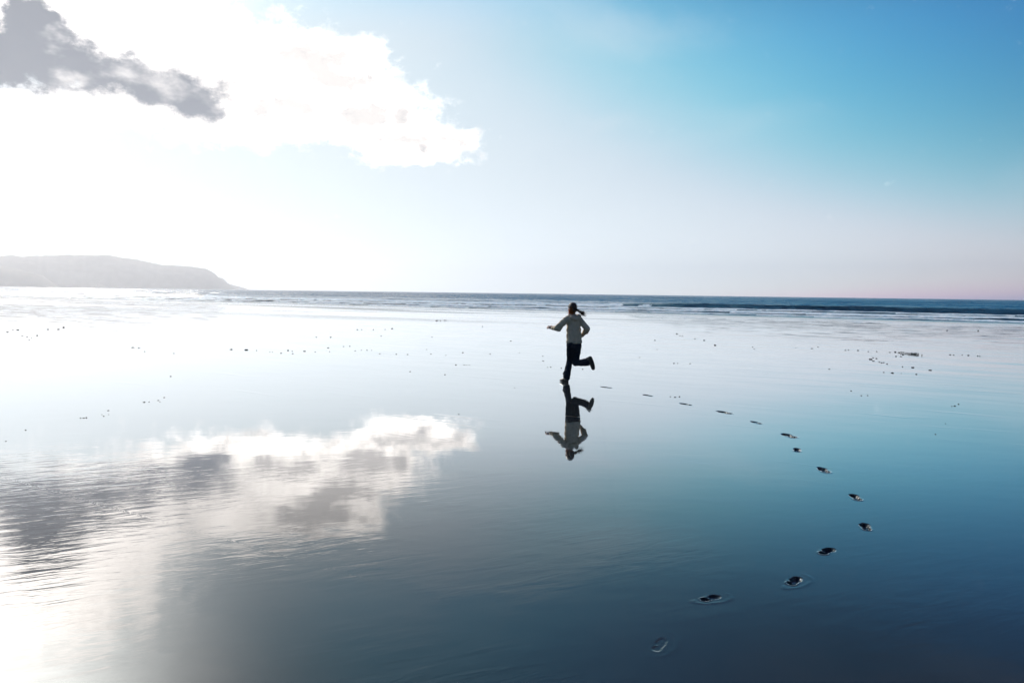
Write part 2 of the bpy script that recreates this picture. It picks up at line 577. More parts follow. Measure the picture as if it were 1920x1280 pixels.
faces = []
for f in of:
    cx = sum(ov[k].x for k in f) / len(f)
    cyy = sum(ov[k].y for k in f) / len(f)
    if not in_hole(cx, cyy):
        faces.append(list(f))
gv = [(v.x, v.y, 0.0) for v in ov]
bnd = len(gv)
for (s, t, z) in [(-FAR, 1.5, 0), (FAR, 1.5, 0), (-FAR, 60, -1.4), (FAR, 60, -1.4), (-FAR, 7000, -2.8), (FAR, 7000, -2.8)]:
    gv.append((*st_to_xy(s, t), z))
faces += [[bnd, bnd + 1, bnd + 3, bnd + 2], [bnd + 2, bnd + 3, bnd + 5, bnd + 4]]
ground = mesh_obj('wet_sand_beach', gv, faces, M_SAND, smooth=False)
bm = bmesh.new()
bm.from_mesh(ground.data)
bmesh.ops.remove_doubles(bm, verts=bm.verts, dist=1e-5)
for f in bm.faces:
    if f.normal.z < 0:
        f.normal_flip()
bm.to_mesh(ground.data)
bm.free()
tag(ground, kind='structure')

# each print: a patch of sand that fills its hole exactly
for i, (p, (c, ang, a, bb, wob, ring)) in enumerate(zip(PRINTS, prints_geo)):
    NR = 34
    th = np.linspace(0, 2 * np.pi, NSEG, endpoint=False)
    V = [(0.0, 0.0)]
    for r in range(1, NR + 1):
        q = (r / NR)
        for k in range(NSEG):
            V.append((a * math.cos(th[k]) * wob[k] * q, bb * math.sin(th[k]) * wob[k] * q))
    V = np.array(V)
    rn = np.concatenate([[0], np.repeat(np.arange(1, NR + 1) / NR, NSEG)])
    u, v = V[:, 0], V[:, 1]
    k_ = p[2]
    heel = np.hypot((u + 0.075 * k_) / (0.052 * k_), v / (0.040 * k_))
    ball = np.hypot((u - 0.050 * k_) / (0.088 * k_), (v - 0.006) / (0.052 * k_))
    arch = np.hypot(u / (0.09 * k_), (v + 0.006) / (0.030 * k_))
    dd = np.minimum(np.minimum(heel, ball), arch)
    dd = dd + 0.55 * (fbm(u * 26 + 3 * i, v * 26, 5 + i, 4) - 0.5)
    inside = 1 - sst(dd, 0.55, 1.12)
    rim = np.exp(-((dd - 1.28) / 0.20) ** 2)
    lumps = (fbm(u * 60 + i, v * 60 + 4 * i, 11 + i, 3) - 0.5)
    z = -p[3] * inside * (0.85 + 0.5 * lumps) + 0.0025 * sst(-u / k_, -0.03, 0.09) * rim * (0.4 + fbm(u * 14 + i, v * 14, 3, 2)) * min(1, p[3] / 0.02) \
        + 0.75 * p[3] * lumps * inside
    if i >= 11:
        halo = np.exp(-((dd - 2.6) / 0.5) ** 2) * (v < 0.02)
        z += 0.0009 * halo * fbm(u * 9, v * 9, 77 + i, 2) * 1.6
    z *= 1 - sst(rn, 0.82, 1.0)
    ca, sa = math.cos(ang), math.sin(ang)
    P = np.stack([u * ca - v * sa, u * sa + v * ca, z], -1)
    # outermost ring in exact agreement with the hole
    P[-NSEG:, 0] = ring[:, 0] - c[0]
    P[-NSEG:, 1] = ring[:, 1] - c[1]
    F = [(0, 1 + k, 1 + (k + 1) % NSEG) for k in range(NSEG)]
    for r in range(1, NR):
        o0, o1 = 1 + (r - 1) * NSEG, 1 + r * NSEG
        F += [(o0 + k, o1 + k, o1 + (k + 1) % NSEG, o0 + (k + 1) % NSEG) for k in range(NSEG)]
    fo = mesh_obj('footprint', P, F, M_SAND)
    fo.location = (c[0], c[1], 0.0)
    tag(fo, f'{LOOK[i]} in wet sand, {ORD[i]} footprint back from the runner', 'footprint',
        'footprints curving away behind the runner')

# ------------------------------------------------------------------ the sea: swash, bores, one standing wave, swell to the horizon
s_ax = np.concatenate([-np.geomspace(6000, 70, 26), np.arange(-64, 200, 0.5), np.arange(200, 420, 0.9),
                       np.geomspace(424, 6000, 26)])
t_ax = np.concatenate([np.arange(-3, 62, 0.4), np.arange(62, 121, 0.8)])
S, T = np.meshgrid(s_ax, t_ax, indexing='ij')
edge = 1.6 * (fbm(S / 22, S * 0 + 3.3, 21, 4) - 0.5) * 2 + 0.5 * np.sin(S / 5.1)
H = -0.012 + 0.030 * sst(T - edge, -1.0, 1.0)
chop = (fbm(S / 7.0, T / 2.4, 31, 4) - 0.5)
H = H + chop * (0.06 * sst(T, 3, 14) + 0.24 * sst(T, 26, 60))
H = H + 0.10 * np.sin((T + 4 * fbm(S / 60, T / 60, 8, 2) * 6) / 9.0) * sst(T, 55, 90) * (0.5 + fbm(S / 50, T / 30, 44, 2))
H = H - 0.5 * sst(T, 108, 121)
# standing wave: whole where it has not broken yet
t1 = 42.5 + 5.0 * (fbm(S / 70, S * 0 + 1.7, 51, 3) - 0.5) * 2
whole = sst(fbm(S / 46, S * 0 + 7.7, 61, 2), 0.47, 0.58)
whole = np.maximum(whole, 1 - sst(S, 30, 62))
pk = np.where(T < t1, np.exp(-((T - t1) / 1.6) ** 2), np.exp(-((T - t1) / 5.5) ** 2))
H = H + pk * (0.18 + 0.50 * whole) * (0.85 + 0.3 * fbm(S / 16, S * 0, 71, 2))
# a smaller wave rising further out
t2 = 66 + 8 * (fbm(S / 90, S * 0 + 4.2, 81, 3) - 0.5) * 2
H = H + 0.22 * np.where(T < t2, np.exp(-((T - t2) / 2.6) ** 2), np.exp(-((T - t2) / 7) ** 2)) * sst(fbm(S / 60, S * 0 + 2, 91, 2), 0.35, 0.6)
# bores of white water rolling in
lump = fbm(S / 1.6, T / 1.1, 101, 4)
foam = np.zeros_like(H)
for (tb, hb, lenb, sd) in [(8.5, 0.12, 3.6, 1), (17.0, 0.18, 15.0, 2), (32.0, 0.16, 8.0, 3)]:
    tc = tb + 1.8 * (fbm(S / 34, S * 0 + sd * 5.1, 110 + sd, 4) - 0.5) * 2
    front = sst(T - tc, -0.5, 0.3)
    back = 1 - sst(T - tc, lenb * 0.25, lenb)
    act = 0.84 + 0.16 * sst(fbm(S / 28, S * 0 + sd * 9.7, 130 + sd, 3), 0.34, 0.55)
    bo = front * back * act
    H = H + hb * bo * (0.75 + 0.7 * (lump - 0.4))
    foam = np.maximum(foam, front * (1 - sst(T - tc, lenb * 0.15, lenb * 0.8)) * act * (1.15 if sd != 2 else 0.55 + 0.6 * (1 - sst(T - tc, 1.5, 3.5))))
# broken stretches of the standing wave spill white water down their face
spill = (1 - whole) * sst(T - t1, -3.5, -2.0) * (1 - sst(T - t1, 0.2, 1.4))
H = H + 0.16 * spill * (lump - 0.2)
foam = np.maximum(foam, spill * 1.1)
# thin foam line at the swash edge
swash = np.exp(-((T - edge - 0.9) / 0.5) ** 2) * sst(fbm(S / 9, S * 0 + 6.6, 151, 3), 0.35, 0.6)
foam = np.maximum(foam, swash * 0.9)
fm = foam + 0.9 * (fbm(S / 3.2, T / 1.4, 161, 4) - 0.5)
fade = 1 - sst(np.abs(S - 150), 900, 1500)
FM = np.where(fade > 0.3, fm, 0)
X, Y = st_to_xy(S, T)
P = np.stack([X, Y, H], -1)
fq = (FM[:-1, :-1] + FM[1:, :-1] + FM[1:, 1:] + FM[:-1, 1:]) / 4 > 0.44
sea = grid_mesh('sea', P, M_SEA, keep=~fq)
tag(sea, kind='structure')
# further out: row upon row of low wind waves, steep towards the beach
rows = []
tk, lam, k = 104.0, 9.0, 0
s_far = np.concatenate([-np.geomspace(7000, 260, 30), np.arange(-250, 900, 4.0), np.geomspace(910, 7000, 40)])
while tk < 7000:
    mean = tk + lam * 0.55 * (fbm(s_far / (30 + 2.5 * lam), s_far * 0 + k * 3.7, 200 + k % 17, 3) - 0.5) * 2
    hgt = (0.10 + 0.30 * fbm(s_far / (12 + 1.2 * lam), s_far * 0 + k * 5.3, 300 + k % 13, 3)) * (0.75 if tk < 130 else 1.0)
    fr_w = 2.2 + 0.02 * lam
    for (dt_, hz_) in ((-fr_w, -0.12), (-0.55 * fr_w, 0.22), (-0.2 * fr_w, 0.78), (0.0, 1.0), (0.3 * fr_w, 0.93), (0.45 * lam, 0.25)):
        zz = np.where(hz_ < 0, -0.12, -0.12 + (hgt + 0.12) * hz_)
        rows.append((mean + dt_, zz + 0 * s_far))
    tk += lam
    lam *= 1.045
    k += 1
TT = np.stack([r_[0] for r_ in rows], 1)
ZZ = np.stack([r_[1] for r_ in rows], 1)
for j in range(1, TT.shape[1]):
    TT[:, j] = np.maximum(TT[:, j], TT[:, j - 1] + 0.05)
SS = np.repeat(s_far[:, None], TT.shape[1], 1)
XX, YY = st_to_xy(SS, TT)
osea = grid_mesh('open_sea', np.stack([XX, YY, ZZ], -1), M_SEA)
tag(osea, kind='structure')
Pf = P.copy()
Pf[..., 2] += 0.05 * (lump - 0.35) * sst(T, 4, 10)
fo = grid_mesh('surf_foam', Pf, M_FOAM, keep=fq)
tag(fo, 'broken lines of blue white surf rolling in along the waterline', 'surf foam', kind='stuff')


# ------------------------------------------------------------------ headlands across the bay
def headland(name, prof, dist, front, back, mat, seed, label, cat='headland', rough=0.12):
    pts = []
    for (px, py) in prof:
        d = ray(px, py)
        k = math.hypot(d.x, d.y)
        pts.append((math.atan2(d.x, d.y), max(0.0, EYE + dist * d.z / k)))
    pts.sort()
    A = np.array([q[0] for q in pts])
    Hh = np.array([q[1] for q in pts])
    az = np.linspace(A[0], A[-1], 360)
    hh = np.interp(az, A, Hh)
    hh = hh * (1 + 0.035 * (fbm(az * 260, az * 0 + seed, seed, 5, 0.6) - 0.5) * 2)
    rr = np.concatenate([np.linspace(-1, 0, 26), np.linspace(0, 1, 14)[1:]])
    AA, RR = np.meshgrid(az, rr, indexing='ij')
    HHH = np.repeat(hh[:, None], len(rr), 1)
    shape = np.where(RR < 0, np.sin((RR + 1) * np.pi / 2) ** 0.75, np.cos(RR * np.pi / 2))
    dR = np.where(RR < 0, RR * front, RR * back)
    fxx, fyy = AA * dist / 160.0, dR / 120.0
    shape = shape + (fbm(fxx, fyy, seed, 5) - 0.5) * rough * np.sin(np.clip(RR + 1, 0, 1) * np.pi) * 2
    Z = HHH * np.clip(shape, 0, 1.0) - 1.0
    r = dist + dR
    P_ = np.stack([np.sin(AA) * r, np.cos(AA) * r, Z], -1)
    o = grid_mesh(name, P_, mat)
    tag(o, label, cat)
    return o


hl = headland('headland', [(-1500, 530), (-1200, 505), (-700, 490), (-300, 483), (0, 479.5), (30, 479), (45, 481.2), (60, 480.2), (100, 478), (150, 477.5),
                           (208, 478), (225, 482.5), (250, 485.5), (285, 492), (305, 496.5), (350, 499), (385, 503),
                           (400, 511), (410, 520), (425, 530), (437, 538.5), (443, 543)], 5700, 420, 900, M_LAND, 3,
              'long pale headland fading in haze beyond the sea, its cliff end dropping to the water')
headland('headland', [(380, 520), (400, 519), (418, 521), (428, 531), (442, 535.5), (455, 538.5), (468, 543)], 6700, 300,
         500, M_LAND, 5, 'faintest small point of land showing past the cliff end of the long headland')
headland('headland', [(-1500, 520), (-900, 500), (-300, 490), (-80, 493), (0, 499), (30, 503), (60, 511), (80, 516), (95, 527), (112, 538)], 4900,
         260, 300, M_DUNE, 9, 'low brownish slope in front of the foot of the long hazy headland')
headland('rock_islet', [(174, 538.5), (178, 534), (184, 531.5), (190, 533), (197, 536.5), (202, 539)], 5000, 40, 40, M_LAND, 13,
         'tiny rock standing in the sea just before the long hazy headland', 'islet')

# ------------------------------------------------------------------ haze over the bay
HX = 7600.0
hv = [(*st_to_xy(s_, t_), z) for z in (-4.0, 300.0) for (s_, t_) in ((HX, HX), (HX, -HX), (-HX, -HX), (-HX, HX))]
hf = [(3, 2, 1, 0), (4, 5, 6, 7), (0, 1, 5, 4), (1, 2, 6, 5), (2, 3, 7, 6), (3, 0, 4, 7)]
hm = bpy.data.materials.new('haze_air')
hm.use_nodes = True
hm.node_tree.nodes.clear()
HN = NT(hm.node_tree)
pv = HN.n('ShaderNodeVolumePrincipled')
pv.inputs['Color'].default_value = (0.985, 0.97, 0.99, 1)
pv.inputs['Density'].default_value = 1.45e-4
pv.inputs['Anisotropy'].default_value = 0.55
mo = HN.n('ShaderNodeOutputMaterial')
hm.node_tree.links.new(pv.outputs[0], mo.inputs['Volume'])
haze = mesh_obj('haze', hv, hf, hm, smooth=False)
tag(haze, kind='stuff')


# ------------------------------------------------------------------ the runner
M_SKIN = plain('skin', (0.42, 0.25, 0.18), (0.50, 0.31, 0.23), 8.0, 0.5, 0.0, 0.4)
M_HOODIE = plain('grey_beige_fleece', (0.60, 0.48, 0.335), (0.70, 0.57, 0.41), 26.0, 0.95, 0.006, 0.1, (1, 1, 0.6))
M_RIB = plain('fleece_rib', (0.50, 0.42, 0.31), (0.58, 0.49, 0.37), 90.0, 0.95, 0.004, 0.1, (1, 1, 0.05))
M_JEANS = plain('dark_denim', (0.007, 0.013, 0.024), (0.016, 0.026, 0.042), 40.0, 0.9, 0.002, 0.15)
M_SHOE = plain('black_leather', (0.012, 0.011, 0.011), (0.022, 0.020, 0.019), 20.0, 0.4, 0.001, 0.5)
M_SOLE = plain('dark_rubber', (0.020, 0.018, 0.017), (0.035, 0.032, 0.030), 20.0, 0.7, 0.001, 0.3)
M_HAIR = plain('dark_brown_hair', (0.020, 0.010, 0.006), (0.055, 0.026, 0.013), 30.0, 0.5, 0.004, 0.4, (1, 1, 0.15))
M_HAIR_LIT = plain('backlit_hair', (0.28, 0.11, 0.035), (0.44, 0.20, 0.07), 30.0, 0.5, 0.003, 0.4, (1, 1, 0.15))  # auburn is the sun shining through dark hair, painted as base colour
_n = M_HAIR_LIT.node_tree
_tl = _n.nodes.new('ShaderNodeBsdfTranslucent')
_tl.inputs['Color'].default_value = (0.80, 0.40, 0.16, 1)
_mx = _n.nodes.new('ShaderNodeMixShader')
_mx.inputs[0].default_value = 0.6
_n.links.new(_n.nodes['Principled BSDF'].outputs[0], _mx.inputs[1])
_n.links.new(_tl.outputs[0], _mx.inputs[2])
_n.links.new(_mx.outputs[0], _n.nodes['Material Output'].inputs['Surface'])
M_EYE = plain('eye', (0.5, 0.48, 0.46), (0.55, 0.52, 0.5), 3.0, 0.2)
M_LIP = plain('lips', (0.36, 0.13, 0.11), (0.40, 0.16, 0.13), 8.0, 0.45)


def capsule(bm, p0, p1, r0, r1, seg=18, squash=None):
    """closed tapered capsule; squash=(axis vector, factor) flattens it along a direction"""
    p0, p1 = Vector(p0), Vector(p1)
    ax = (p1 - p0)
    L = ax.length
    ax = ax / L if L > 1e-6 else Vector((0, 0, 1))
    q = ax.orthogonal().normalized()
    w = ax.cross(q)
    rings = []
    for k in range(1, 6):
        a_ = math.pi / 2 * (1 - k / 6.0)
        rings.append((p0 - ax * r0 * math.sin(a_), r0 * math.cos(a_)))
    for k in range(9):
        f_ = k / 8.0
        rings.append((p0.lerp(p1, f_), r0 + (r1 - r0) * f_))
    for k in range(1, 6):
        a_ = math.pi / 2 * (k / 6.0)
        rings.append((p1 + ax * r1 * math.sin(a_), r1 * math.cos(a_)))
    mid = (p0 + p1) / 2

    def fix(v):
        if squash is None:
            return v
        n_, fct = Vector(squash[0]).normalized(), squash[1]
        base_ = p0 + ax * (v - p0).dot(ax)
        d_ = v - base_
        return base_ + d_ - n_ * d_.dot(n_) * (1 - fct)
    prev = None
    first = bm.verts.new(fix(p0 - ax * r0))
    for (c_, r_) in rings:
        cur = [bm.verts.new(fix(c_ + (q * math.cos(t_) + w * math.sin(t_)) * r_)) for t_ in
               [2 * math.pi * j / seg for j in range(seg)]]
        for j in range(seg):
            if prev is None:
                bm.faces.new((first, cur[(j + 1) % seg], cur[j]))
            else:
                bm.faces.new((prev[j], prev[(j + 1) % seg], cur[(j + 1) % seg], cur[j]))
        prev = cur
    last = bm.verts.new(fix(p1 + ax * r1))
    for j in range(seg):
        bm.faces.new((prev[j], prev[(j + 1) % seg], last))


def ellipsoid(bm, c_, rx, ry, rz, mat3=None, seg=24):
    M_ = Matrix.Translation(Vector(c_)) @ (mat3.to_4x4() if mat3 else Matrix()) @ Matrix.Diagonal((rx, ry, rz, 1))
    bmesh.ops.create_uvsphere(bm, u_segments=seg, v_segments=seg // 2, radius=1.0, matrix=M_)


def fuse(name, bm, mat, parent, voxel=0.009, smooth=4, cut=None, wrinkle=None):
    """one continuous skin over the overlapping shapes of bm"""
    bmesh.ops.recalc_face_normals(bm, faces=bm.faces)
    me = bpy.data.meshes.new(name + '_raw')
    bm.to_mesh(me)
    bm.free()
    tmp = bpy.data.objects.new(name + '_raw', me)
    COL.objects.link(tmp)
    md = tmp.modifiers.new('r', 'REMESH')
    md.mode = 'VOXEL'
    md.voxel_size = voxel
    sm = tmp.modifiers.new('s', 'SMOOTH')
    sm.factor = 0.5
    sm.iterations = smooth
    dg = bpy.context.evaluated_depsgraph_get()
    out = bpy.data.meshes.new_from_object(tmp.evaluated_get(dg))
    bpy.data.objects.remove(tmp)
    bpy.data.meshes.remove(me)
    out.name = name
    if cut or wrinkle:
        b2 = bmesh.new()
        b2.from_mesh(out)
        for (co, no) in (cut or []):
            geom = list(b2.verts) + list(b2.edges) + list(b2.faces)
            res = bmesh.ops.bisect_plane(b2, geom=geom, plane_co=co, plane_no=no, clear_outer=True)
            ed = [e_ for e_ in res['geom_cut'] if isinstance(e_, bmesh.types.BMEdge)]
            if ed:
                bmesh.ops.holes_fill(b2, edges=ed)
        if wrinkle:
            b2.normal_update()
            for v_ in b2.verts:
                v_.co += v_.normal * wrinkle(v_.co)
        b2.to_mesh(out)
        b2.free()
    out.materials.clear()
    out.materials.append(mat)
    out.polygons.foreach_set('use_smooth', [True] * len(out.polygons))
    return link(bpy.data.objects.new(name, out), parent)


gx, gy = ground_at(1062.5, 716)
BASE = Vector((gx, gy, 0.0))
VIEW = Vector((gx, gy, 0)).normalized()            # away from the photographer
SIDE = Vector((VIEW.y, -VIEW.x, 0))
KU = math.hypot(gx, gy) / FPX / 6.4                 # metres per unit of my body sketch


def P(zx, zy, d=0.0):
    z = (1112 - zy) * KU - d * 0.118
    x = (zx - 400) * KU
    return SIDE * x + VIEW * d + Vector((0, 0, z))


HEAD_DIR = (-SIDE * 0.62 + VIEW * 0.78).normalized()
RIGHT = Vector((HEAD_DIR.y, -HEAD_DIR.x, 0))
UP = Vector((0, 0, 1))
person = empty('person', BASE)
tag(person, 'person running away across the wet sand in a grey beige hoodie and dark jeans', 'person')

pelvis = P(483, 655, 0.02)
chest = P(470, 430, 0.05)
neck0, neck1 = P(466, 330, 0.07), P(458, 275, 0.09)
head_c = P(451, 222, 0.10)
sh_l, sh_r = P(396, 352, -0.02), P(540, 352, 0.14)
el_l, wr_l = P(282, 462, -0.04), P(222, 462, 0.13)
el_r, wr_r = P(634, 468, 0.00), P(578, 540, 0.19)
hip_l, hip_r = P(446, 668, -0.03), P(516, 668, 0.06)
kn_l, an_l = P(432, 850, 0.15), P(398, 1052, 0.00)
kn_r, an_r = P(505, 880, 0.10), P(650, 862, -0.17)

# --- body: head, neck, arms, hands and legs as one skin
bm = bmesh.new()
hm3 = Matrix((RIGHT, HEAD_DIR, UP)).transposed()     # x right, y forward, z up
ellipsoid(bm, head_c + UP * 0.022, 0.073, 0.092, 0.088, hm3)
ellipsoid(bm, head_c + HEAD_DIR * 0.028 - UP * 0.035, 0.056, 0.062, 0.075, hm3)
ellipsoid(bm, head_c + HEAD_DIR * 0.060 - UP * 0.085, 0.024, 0.022, 0.022, hm3)                       # chin
capsule(bm, head_c + HEAD_DIR * 0.088 + UP * 0.004, head_c + HEAD_DIR * 0.104 - UP * 0.030, 0.008, 0.013)   # nose
for sg in (-1, 1):
    ellipsoid(bm, head_c + RIGHT * 0.076 * sg - UP * 0.010 - HEAD_DIR * 0.005, 0.010, 0.020, 0.030, hm3)    # ears
    ellipsoid(bm, head_c + RIGHT * 0.032 * sg + HEAD_DIR * 0.080 + UP * 0.026, 0.020, 0.010, 0.007, hm3)    # brow
    ellipsoid(bm, head_c + RIGHT * 0.038 * sg + HEAD_DIR * 0.068 - UP * 0.026, 0.020, 0.018, 0.016, hm3)    # cheek
capsule(bm, neck0, neck1, 0.056, 0.050)
capsule(bm, neck1, head_c - UP * 0.03, 0.050, 0.052)
capsule(bm, pelvis, chest, 0.105, 0.115, squash=(HEAD_DIR, 0.72))
capsule(bm, chest, neck0, 0.115, 0.07, squash=(HEAD_DIR, 0.72))
capsule(bm, sh_l, sh_r, 0.055, 0.055)
for sh_, el_, wr_ in ((sh_l, el_l, wr_l), (sh_r, el_r, wr_r)):
    capsule(bm, sh_, el_, 0.048, 0.038)
    capsule(bm, el_, wr_, 0.037, 0.025)
for hp, kn, an in ((hip_l, kn_l, an_l), (hip_r, kn_r, an_r)):
    capsule(bm, hp, kn, 0.085, 0.052)
    capsule(bm, kn, an, 0.052, 0.036)


def hand(bm, wrist, along, palm_n, thumb_side, curl=0.55):
    a_ = along.normalized()
    n_ = (palm_n - a_ * palm_n.dot(a_)).normalized()
    t_ = thumb_side.normalized()
    t_ = (t_ - a_ * t_.dot(a_) - n_ * t_.dot(n_)).normalized()
    for k in range(4):
        off_ = t_ * (0.027 - 0.018 * k)
        capsule(bm, wrist + a_ * 0.008 + off_ * 0.6, wrist + a_ * 0.082 + off_, 0.015, 0.0115, seg=10)
        ln = (0.040, 0.045, 0.041, 0.032)[k]
        p_ = wrist + a_ * 0.084 + off_
        d_ = a_.copy()
        for j in range(3):
            ang_ = curl * (0.55 + 0.4 * j)
            d_ = (a_ * math.cos(ang_ * (j + 1) * 0.75) + n_ * math.sin(ang_ * (j + 1) * 0.75)).normalized()
            q_ = p_ + d_ * ln * (1.0, 0.68, 0.5)[j]
            capsule(bm, p_, q_, 0.0092 - 0.0006 * j, 0.0086 - 0.0007 * j, seg=10)
            p_ = q_
    p_ = wrist + a_ * 0.022 + t_ * 0.022
    q_ = p_ + (a_ * 0.62 + t_ * 0.7 + n_ * 0.3).normalized() * 0.046
    capsule(bm, p_, q_, 0.015, 0.0105, seg=10)
    capsule(bm, q_, q_ + (a_ * 0.85 + t_ * 0.25 + n_ * 0.45).normalized() * 0.034, 0.0105, 0.0085, seg=10)


hand(bm, wr_l + (wr_l - el_l).normalized() * 0.005, P(176, 447, 0.165) - wr_l, VIEW * 0.8 - UP * 0.5, UP - SIDE * 0.2, 0.7)
hand(bm, wr_r + (wr_r - el_r).normalized() * 0.005, P(530, 560, 0.26) - wr_r, -SIDE - VIEW * 0.4, UP, 0.8)
body = fuse('body', bm, M_SKIN, person, voxel=0.0052, smooth=3)
for sg in (-1, 1):
    e_bm = bmesh.new()
    ellipsoid(e_bm, head_c + RIGHT * 0.031 * sg + HEAD_DIR * 0.080 + UP * 0.008, 0.012, 0.009, 0.0065, hm3, 16)
    me_ = bpy.data.meshes.new('eye')
    e_bm.to_mesh(me_)
    e_bm.free()
    me_.materials.append(M_EYE)
    eye_o = link(bpy.data.objects.new('eye', me_), person)
    i_bm = bmesh.new()
    ellipsoid(i_bm, head_c + RIGHT * 0.031 * sg + HEAD_DIR * 0.0872 + UP * 0.008, 0.0052, 0.0030, 0.0056, hm3, 12)
    me_ = bpy.data.meshes.new('iris')
    i_bm.to_mesh(me_)
    i_bm.free()
    me_.materials.append(M_SOLE)
    link(bpy.data.objects.new('iris', me_), eye_o)
l_bm = bmesh.new()
capsule(l_bm, head_c + HEAD_DIR * 0.085 - UP * 0.058 - RIGHT * 0.018, head_c + HEAD_DIR * 0.085 - UP * 0.058 + RIGHT * 0.018, 0.007, 0.007)
me_ = bpy.data.meshes.new('mouth')
l_bm.to_mesh(me_)
l_bm.free()
me_.materials.append(M_LIP)
link(bpy.data.objects.new('mouth', me_), person)


def folds(sd, amp):
    def f_(co):
        a_ = math.sin(co.z * 46 + 5 * math.sin(co.x * 13 + sd) + 4 * math.sin(co.y * 11))
        b_ = math.sin(co.x * 38 + co.z * 21 + 3 * math.sin(co.z * 17 + sd))
        return amp * (0.6 * a_ + 0.4 * b_)
    return f_


# --- hoodie: loose torso and two wide sleeves
bm = bmesh.new()
tor = [(481, 622, 0.02, 0.163), (478, 560, 0.025, 0.160), (472, 470, 0.04, 0.150), (468, 400, 0.05, 0.138), (467, 352, 0.06, 0.112)]
for q0, q1 in zip(tor[:-1], tor[1:]):
    capsule(bm, P(*q0[:3]), P(*q1[:3]), q0[3], q1[3], squash=(HEAD_DIR * 0.6 + VIEW * 0.4, 0.76))
capsule(bm, P(481, 620, 0.02), P(481, 690, 0.02), 0.164, 0.158, squash=(HEAD_DIR * 0.6 + VIEW * 0.4, 0.76))
capsule(bm, P(412, 368, -0.01), P(526, 368, 0.13), 0.070, 0.070)
capsule(bm, P(462, 330, 0.075), sh_l, 0.062, 0.062)
capsule(bm, P(466, 330, 0.075), sh_r, 0.062, 0.062)
capsule(bm, sh_l, el_l, 0.066, 0.066)
capsule(bm, el_l + (el_l - sh_l) * 0.02, wr_l, 0.062, 0.040)
capsule(bm, P(300, 478, -0.04), P(270, 476, -0.01), 0.050, 0.050)
capsule(bm, sh_r, el_r, 0.064, 0.058)
capsule(bm, el_r, wr_r, 0.055, 0.040)
capsule(bm, P(640, 480, 0.01), P(622, 505, 0.06), 0.044, 0.042)
fold_h = folds(1.0, 0.0060)
hoodie = fuse('hoodie', bm, M_HOODIE, person, voxel=0.009, smooth=4,
              cut=[(P(481, 640, 0.02), -UP + HEAD_DIR * 0.04)], wrinkle=fold_h)
# ribbed waistband
bm = bmesh.new()
capsule(bm, P(481, 628, 0.02), P(481, 632, 0.02), 0.167, 0.163, seg=40, squash=(HEAD_DIR * 0.6 + VIEW * 0.4, 0.76))
for co, no in ((P(481, 612, 0.02), UP), (P(481, 643, 0.02), -UP)):
    bmesh.ops.bisect_plane(bm, geom=list(bm.verts) + list(bm.edges) + list(bm.faces), plane_co=co, plane_no=no, clear_outer=True)
me_ = bpy.data.meshes.new('waistband')
bm.to_mesh(me_)
bm.free()
me_.polygons.foreach_set('use_smooth', [True] * len(me_.polygons))
me_.materials.append(M_RIB)
link(bpy.data.objects.new('waistband', me_), hoodie)
# cuffs
for wr_, el_ in ((wr_l, el_l), (wr_r, el_r)):
    d_ = (wr_ - el_).normalized()
    bm = bmesh.new()
    capsule(bm, wr_ - d_ * 0.030, wr_ + d_ * 0.012, 0.041, 0.034)
    me_ = bpy.data.meshes.new('cuff')
    bm.to_mesh(me_)
    bm.free()
    me_.polygons.foreach_set('use_smooth', [True] * len(me_.polygons))
    me_.materials.append(M_RIB)
    link(bpy.data.objects.new('cuff', me_), hoodie)
# hood lying folded on the back of the neck
bm = bmesh.new()
capsule(bm, P(425, 312, 0.02), P(452, 345, -0.035), 0.040, 0.052)
capsule(bm, P(452, 345, -0.035), P(505, 352, -0.02), 0.052, 0.054)
capsule(bm, P(505, 352, -0.02), P(537, 315, 0.06), 0.054, 0.042)
capsule(bm, P(425, 312, 0.02), P(420, 310, 0.11), 0.040, 0.036)
capsule(bm, P(537, 315, 0.06), P(515, 305, 0.15), 0.042, 0.036)
fuse('hood', bm, M_HOODIE, hoodie, voxel=0.008, smooth=5, wrinkle=folds(4.0, 0.004))

# --- jeans with flared legs
bm = bmesh.new()
capsule(bm, P(483, 650, 0.02), P(483, 678, 0.02), 0.130, 0.132, squash=(HEAD_DIR * 0.6 + VIEW * 0.4, 0.80))
capsule(bm, hip_l + P(446, 668, 0) * 0, kn_l, 0.098, 0.060)
capsule(bm, hip_r, kn_r, 0.094, 0.064)
capsule(bm, kn_l, an_l + UP * 0.02, 0.060, 0.074)
capsule(bm, P(412, 960, 0.06), P(372, 1012, 0.02), 0.056, 0.036)
capsule(bm, P(405, 1000, 0.02), P(410, 1062, -0.03), 0.070, 0.050)
capsule(bm, kn_r, an_r, 0.064, 0.066)
capsule(bm, P(560, 885, 0.0), P(642, 876, -0.15), 0.055, 0.066)
jeans = fuse('jeans', bm, M_JEANS, person, voxel=0.008, smooth=3, wrinkle=folds(2.2, 0.004))


